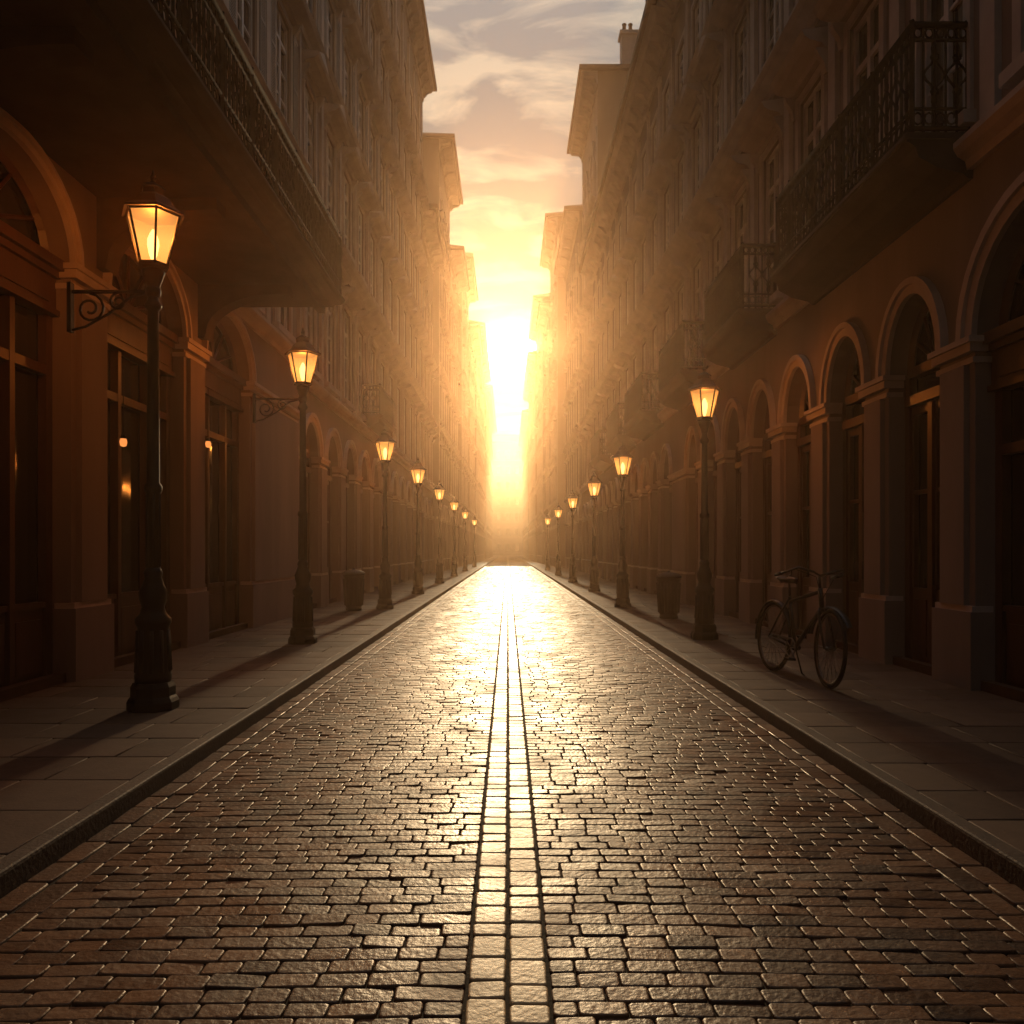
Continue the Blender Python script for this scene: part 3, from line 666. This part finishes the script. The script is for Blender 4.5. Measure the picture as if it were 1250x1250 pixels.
# ------------------------------------------------------------------ bicycle (local +X forward)
def bicycle(rear,front):
    rv=Vector((*rear,0));fv=Vector((*front,0));ang=math.atan2((fv-rv).y,(fv-rv).x);WB=(fv-rv).length
    r=add('bicycle',None,(*rear,PZ+.004),label='dark city bicycle parked upright on the pavement',cat='bicycle')
    r.rotation_euler=(R(-3),0,ang)
    Rw=.40
    mb=MB();T=mb.tube
    bb=(.50,0,.33);st=(.33,0,.88);hb=(WB-.19,0,.80);ht=(WB-.245,0,1.0)
    T([bb,st],.021,8);T([(.345,0,.83),(WB-.235,0,.97)],.020,8);T([bb,hb],.024,8);T([hb,ht],.026,8)
    for s_ in (-1,1):
        T([(.5,s_*.035,.33),(.15,s_*.06,Rw-.02),(0,s_*.065,Rw)],.013,6);T([(.34,s_*.02,.85),(.2,s_*.05,.66),(0,s_*.065,Rw)],.012,6)
    T([(.5,-.05,.33),(.5,.05,.33)],.03,10)
    add('frame',mb.mesh('frame',['paint']),parent=r)
    tm=MB();tm.tube([((Rw-.02)*math.cos(a),0,(Rw-.02)*math.sin(a)) for a in [2*pi*k/48 for k in range(48)]],.023,8,closed=True)
    tm=tm.mesh('tyre',['rubber'],fix=False)
    rm=MB();rm.tube([((Rw-.047)*math.cos(a),0,(Rw-.047)*math.sin(a)) for a in [2*pi*k/48 for k in range(48)]],.012,6,closed=True)
    rm=rm.mesh('rim',['chrome'],fix=False)
    sp=MB();sp.tube([(0,-.055,0),(0,-.03,0),(0,.03,0),(0,.055,0)],[.014,.024,.024,.014],10)
    for k in range(32):
        a=2*pi*k/32;s_=.028 if k%2 else -.028;a2=a+(.5 if (k//2)%2 else -.5)
        sp.tube([(.022*math.cos(a2),s_,.022*math.sin(a2)),((Rw-.045)*math.cos(a),0,(Rw-.045)*math.sin(a))],.0022,3)
    sp=sp.mesh('spokes',['chrome'],fix=False)
    for k,(x,rot) in enumerate(((0,0),(WB,R(-9)))):
        w=add('wheel',tm,(x,0,Rw),r);w.rotation_euler=(0,0,rot)
        add('rim',rm,parent=w);add('spokes',sp,parent=w)
    mb=MB();mb.tube([hb,(WB-.17,0,.76)],.02,8)
    for s_ in (-1,1): mb.tube([(WB-.185,s_*.03,.8),(WB-.16,s_*.055,.74),(WB-.06,s_*.06,.52),(WB,s_*.06,Rw)],.013,6)
    mb.tube([ht,(WB-.27,0,1.13)],.016,8)
    add('fork',mb.mesh('fork',['paint']),parent=r)
    mb=MB();hx=WB-.27
    mb.tube([(hx-.30,-.33,1.12),(hx-.12,-.33,1.15),(hx+.03,-.25,1.21),(hx+.06,-.1,1.17),(hx+.01,0,1.135),(hx+.06,.1,1.17),(hx+.03,.25,1.21),(hx-.12,.33,1.15),(hx-.30,.33,1.12)],.013,8)
    for s_ in (-1,1):
        mb.tube([(hx-.31,s_*.33,1.118),(hx-.17,s_*.33,1.142)],.019,8,1)
        mb.tube([(hx-.04,s_*.29,1.175),(hx-.1,s_*.26,1.13),(hx-.2,s_*.27,1.1)],.006,5)
        mb.tube([(hx+.0,s_*.27,1.19),(hx+.12,s_*.1,1.12),(WB-.2,s_*.01,.9)],.004,4,1)
    add('handlebar',mb.mesh('handlebar',['paint','rubber']),parent=r)
    mb=MB()
    secs=[(.12,.03,1.075),(.15,.095,1.09),(.22,.115,1.085),(.30,.07,1.075),(.38,.035,1.075),(.45,.022,1.075),(.47,.01,1.065)]
    ring=[]
    for (x,w,z) in secs:
        ring.append([(x,w*math.cos(a),z+(.022 if math.sin(a)>0 else .045)*math.sin(a)) for a in [2*pi*k/12 for k in range(12)]])
    for j in range(len(ring)-1):
        for k in range(12): mb.poly([ring[j][k],ring[j][(k+1)%12],ring[j+1][(k+1)%12],ring[j+1][k]],0,True)
    mb.poly(ring[0]);mb.poly(ring[-1][::-1])
    mb.tube([(.335,0,.86),(.29,0,1.05)],.014,8,1)
    add('saddle',mb.mesh('saddle',['leather','chrome']),parent=r)
    mb=MB()
    mb.tube([(.5+.1*math.cos(a),-.055,.33+.1*math.sin(a)) for a in [2*pi*k/24 for k in range(24)]],.007,5,closed=True)
    for k in range(5):
        a=2*pi*k/5;mb.tube([(.5,-.055,.33),(.5+.1*math.cos(a),-.055,.33+.1*math.sin(a))],.006,4)
    mb.tube([(.5,-.05,.33),(.63,-.075,.22)],.010,5);mb.tube([(.5,.05,.33),(.37,.075,.44)],.010,5)
    mb.box(.58,.68,-.17,-.08,.205,.23,1);mb.box(.32,.42,.08,.17,.428,.452,1)
    mb.tube([(.5,-.055,.43),(0,-.055,Rw+.04)],.005,4);mb.tube([(.5,-.055,.23),(0,-.055,Rw-.04)],.005,4)
    add('crankset',mb.mesh('crankset',['chrome','rubber']),parent=r)
    for nm,x,a0,a1 in (('mudguard',0,R(20),R(190)),('mudguard',WB,R(35),R(165))):
        mb=MB();n_=20
        rr=Rw+.03
        for k in range(n_):
            A=a0+(a1-a0)*k/n_;B=a0+(a1-a0)*(k+1)/n_
            for y0,y1,d0,d1 in ((-.032,-.015,-.012,0),(-.015,.015,0,0),(.015,.032,0,-.012)):
                mb.poly([((rr+d0)*math.cos(A),y0,(rr+d0)*math.sin(A)),((rr+d0)*math.cos(B),y0,(rr+d0)*math.sin(B)),((rr+d1)*math.cos(B),y1,(rr+d1)*math.sin(B)),((rr+d1)*math.cos(A),y1,(rr+d1)*math.sin(A))],0,True)
        add(nm,mb.mesh('mudguard',['paint']),(x,0,Rw),r)
    mb=MB()
    mb.tube([(.44,.04,.31),(.36,.17,.03),(.36,.2,.01)],.01,6)
    add('kickstand',mb.mesh('kickstand',['paint']),parent=r)
bicycle((3.07,9.25),(3.24,8.06))

# ------------------------------------------------------------------ air haze: thin along the street, thicker at its far end
def haze(y0,y1,zt,xw,dens,label):
    mb=MB();mb.box(-xw,xw,y0,y1,-.15,zt)
    me=mb.mesh('sky_haze',[])
    m=bpy.data.materials.new('morning_haze');m.use_nodes=True;nt=m.node_tree;nt.nodes.clear()
    o=nt.nodes.new('ShaderNodeOutputMaterial');v=nt.nodes.new('ShaderNodeVolumeScatter')
    v.inputs['Color'].default_value=(1,.64,.38,1);v.inputs['Density'].default_value=dens;v.inputs['Anisotropy'].default_value=.85
    nt.links.new(v.outputs[0],o.inputs['Volume']);me.materials.append(m)
    add('sky_haze',me,kind='structure',label=label)
haze(-6,246,29.5,20,.0024,'golden morning haze filling the street air')
haze(95,228,17,14,.0065,'thicker golden mist at the end of the street')

# ------------------------------------------------------------------ world
EL=14.0
w=bpy.data.worlds.new('World');scene.world=w;w.use_nodes=True;nt=w.node_tree;N=nt.nodes;L=nt.links
bg=N['Background']
sky=N.new('ShaderNodeTexSky');sky.sky_type='NISHITA';sky.sun_disc=False;sky.sun_elevation=R(EL);sky.sun_rotation=R(0);sky.dust_density=3;sky.air_density=1.5
tc=N.new('ShaderNodeTexCoord')
sd=(0,math.cos(R(EL)),math.sin(R(EL)))
nrm=N.new('ShaderNodeVectorMath');nrm.operation='NORMALIZE';L.new(tc.outputs['Generated'],nrm.inputs[0])
dp=N.new('ShaderNodeVectorMath');dp.operation='DOT_PRODUCT';L.new(nrm.outputs[0],dp.inputs[0]);dp.inputs[1].default_value=sd
cl=N.new('ShaderNodeClamp');L.new(dp.outputs['Value'],cl.inputs[0])
def powc(p,colr,src=None):
    a=N.new('ShaderNodeMath');a.operation='POWER';L.new((src or cl.outputs[0]),a.inputs[0]);a.inputs[1].default_value=p
    m_=N.new('ShaderNodeVectorMath');m_.operation='SCALE';m_.inputs[0].default_value=colr;L.new(a.outputs[0],m_.inputs['Scale']);return m_
def vadd(a,b):
    m_=N.new('ShaderNodeVectorMath');m_.operation='ADD';L.new(a.outputs[0],m_.inputs[0]);L.new(b.outputs[0],m_.inputs[1]);return m_
sx=N.new('ShaderNodeSeparateXYZ');L.new(nrm.outputs[0],sx.inputs[0])
zc=N.new('ShaderNodeClamp');L.new(sx.outputs['Z'],zc.inputs[0])
tint=N.new('ShaderNodeVectorMath');tint.operation='MULTIPLY';L.new(sky.outputs[0],tint.inputs[0]);tint.inputs[1].default_value=(.007,.0065,.006)
s1=powc(5200,(18,14.5,9));s2=powc(320,(.55,.31,.10));s3=powc(40,(.09,.047,.014))
s5=vadd(powc(1.0,(.38,.38,.37),zc.outputs[0]),powc(5,(.78,.80,.86),zc.outputs[0]))
fm=N.new('ShaderNodeMapRange');fm.inputs['From Min'].default_value=-.6;fm.inputs['From Max'].default_value=.75;fm.inputs['To Min'].default_value=.10;fm.inputs['To Max'].default_value=1;L.new(dp.outputs['Value'],fm.inputs['Value'])
s5m=N.new('ShaderNodeVectorMath');s5m.operation='SCALE';L.new(s5.outputs[0],s5m.inputs[0]);L.new(fm.outputs['Result'],s5m.inputs['Scale'])
tot=vadd(vadd(vadd(tint,s1),vadd(s2,s3)),s5m)
mz=N.new('ShaderNodeMath');mz.operation='MAXIMUM';L.new(sx.outputs['Z'],mz.inputs[0]);mz.inputs[1].default_value=.04
az=N.new('ShaderNodeMath');az.operation='ADD';L.new(mz.outputs[0],az.inputs[0]);az.inputs[1].default_value=.12
dx=N.new('ShaderNodeMath');dx.operation='DIVIDE';L.new(sx.outputs['X'],dx.inputs[0]);L.new(az.outputs[0],dx.inputs[1])
dy=N.new('ShaderNodeMath');dy.operation='DIVIDE';L.new(sx.outputs['Y'],dy.inputs[0]);L.new(az.outputs[0],dy.inputs[1])
cb=N.new('ShaderNodeCombineXYZ');L.new(dx.outputs[0],cb.inputs[0]);L.new(dy.outputs[0],cb.inputs[1])
mp=N.new('ShaderNodeMapping');L.new(cb.outputs[0],mp.inputs[0]);mp.inputs['Scale'].default_value=(3.6,6.4,1);mp.inputs['Rotation'].default_value=(0,0,R(14));mp.inputs['Location'].default_value=(.35,.4,0)
cn=N.new('ShaderNodeTexNoise');cn.inputs['Scale'].default_value=1.3;cn.inputs['Detail'].default_value=9;cn.inputs['Roughness'].default_value=.55;cn.inputs['Distortion'].default_value=.5
L.new(mp.outputs[0],cn.inputs['Vector'])
cr=N.new('ShaderNodeMapRange');cr.inputs['From Min'].default_value=.46;cr.inputs['From Max'].default_value=.60;cr.clamp=True;L.new(cn.outputs['Fac'],cr.inputs['Value'])
cg=vadd(powc(6,(.46,.31,.15)),powc(1.5,(.03,.022,.015)))
cm=N.new('ShaderNodeVectorMath');cm.operation='SCALE';L.new(cg.outputs[0],cm.inputs[0]);L.new(cr.outputs[0],cm.inputs['Scale'])
tot=vadd(tot,cm)
L.new(tot.outputs[0],bg.inputs['Color']);bg.inputs['Strength'].default_value=1.0
sl=bpy.data.lights.new('sun','SUN');sl.energy=3.2;sl.angle=R(2.2);sl.color=(1,.64,.33)
so=add('sun',sl,(0,60,40))
so.rotation_euler=Vector(sd).to_track_quat('Z','Y').to_euler()

# ------------------------------------------------------------------ camera
cd=bpy.data.cameras.new('camera');cam=bpy.data.objects.new('camera',cd);col.objects.link(cam)
cam.location=(0,0,1.4);cam.rotation_euler=(R(90),0,0);cd.lens=28;cd.sensor_width=36
cd.shift_x=.004;cd.shift_y=.0376;cd.clip_end=6000;cd.clip_start=.05
scene.camera=cam
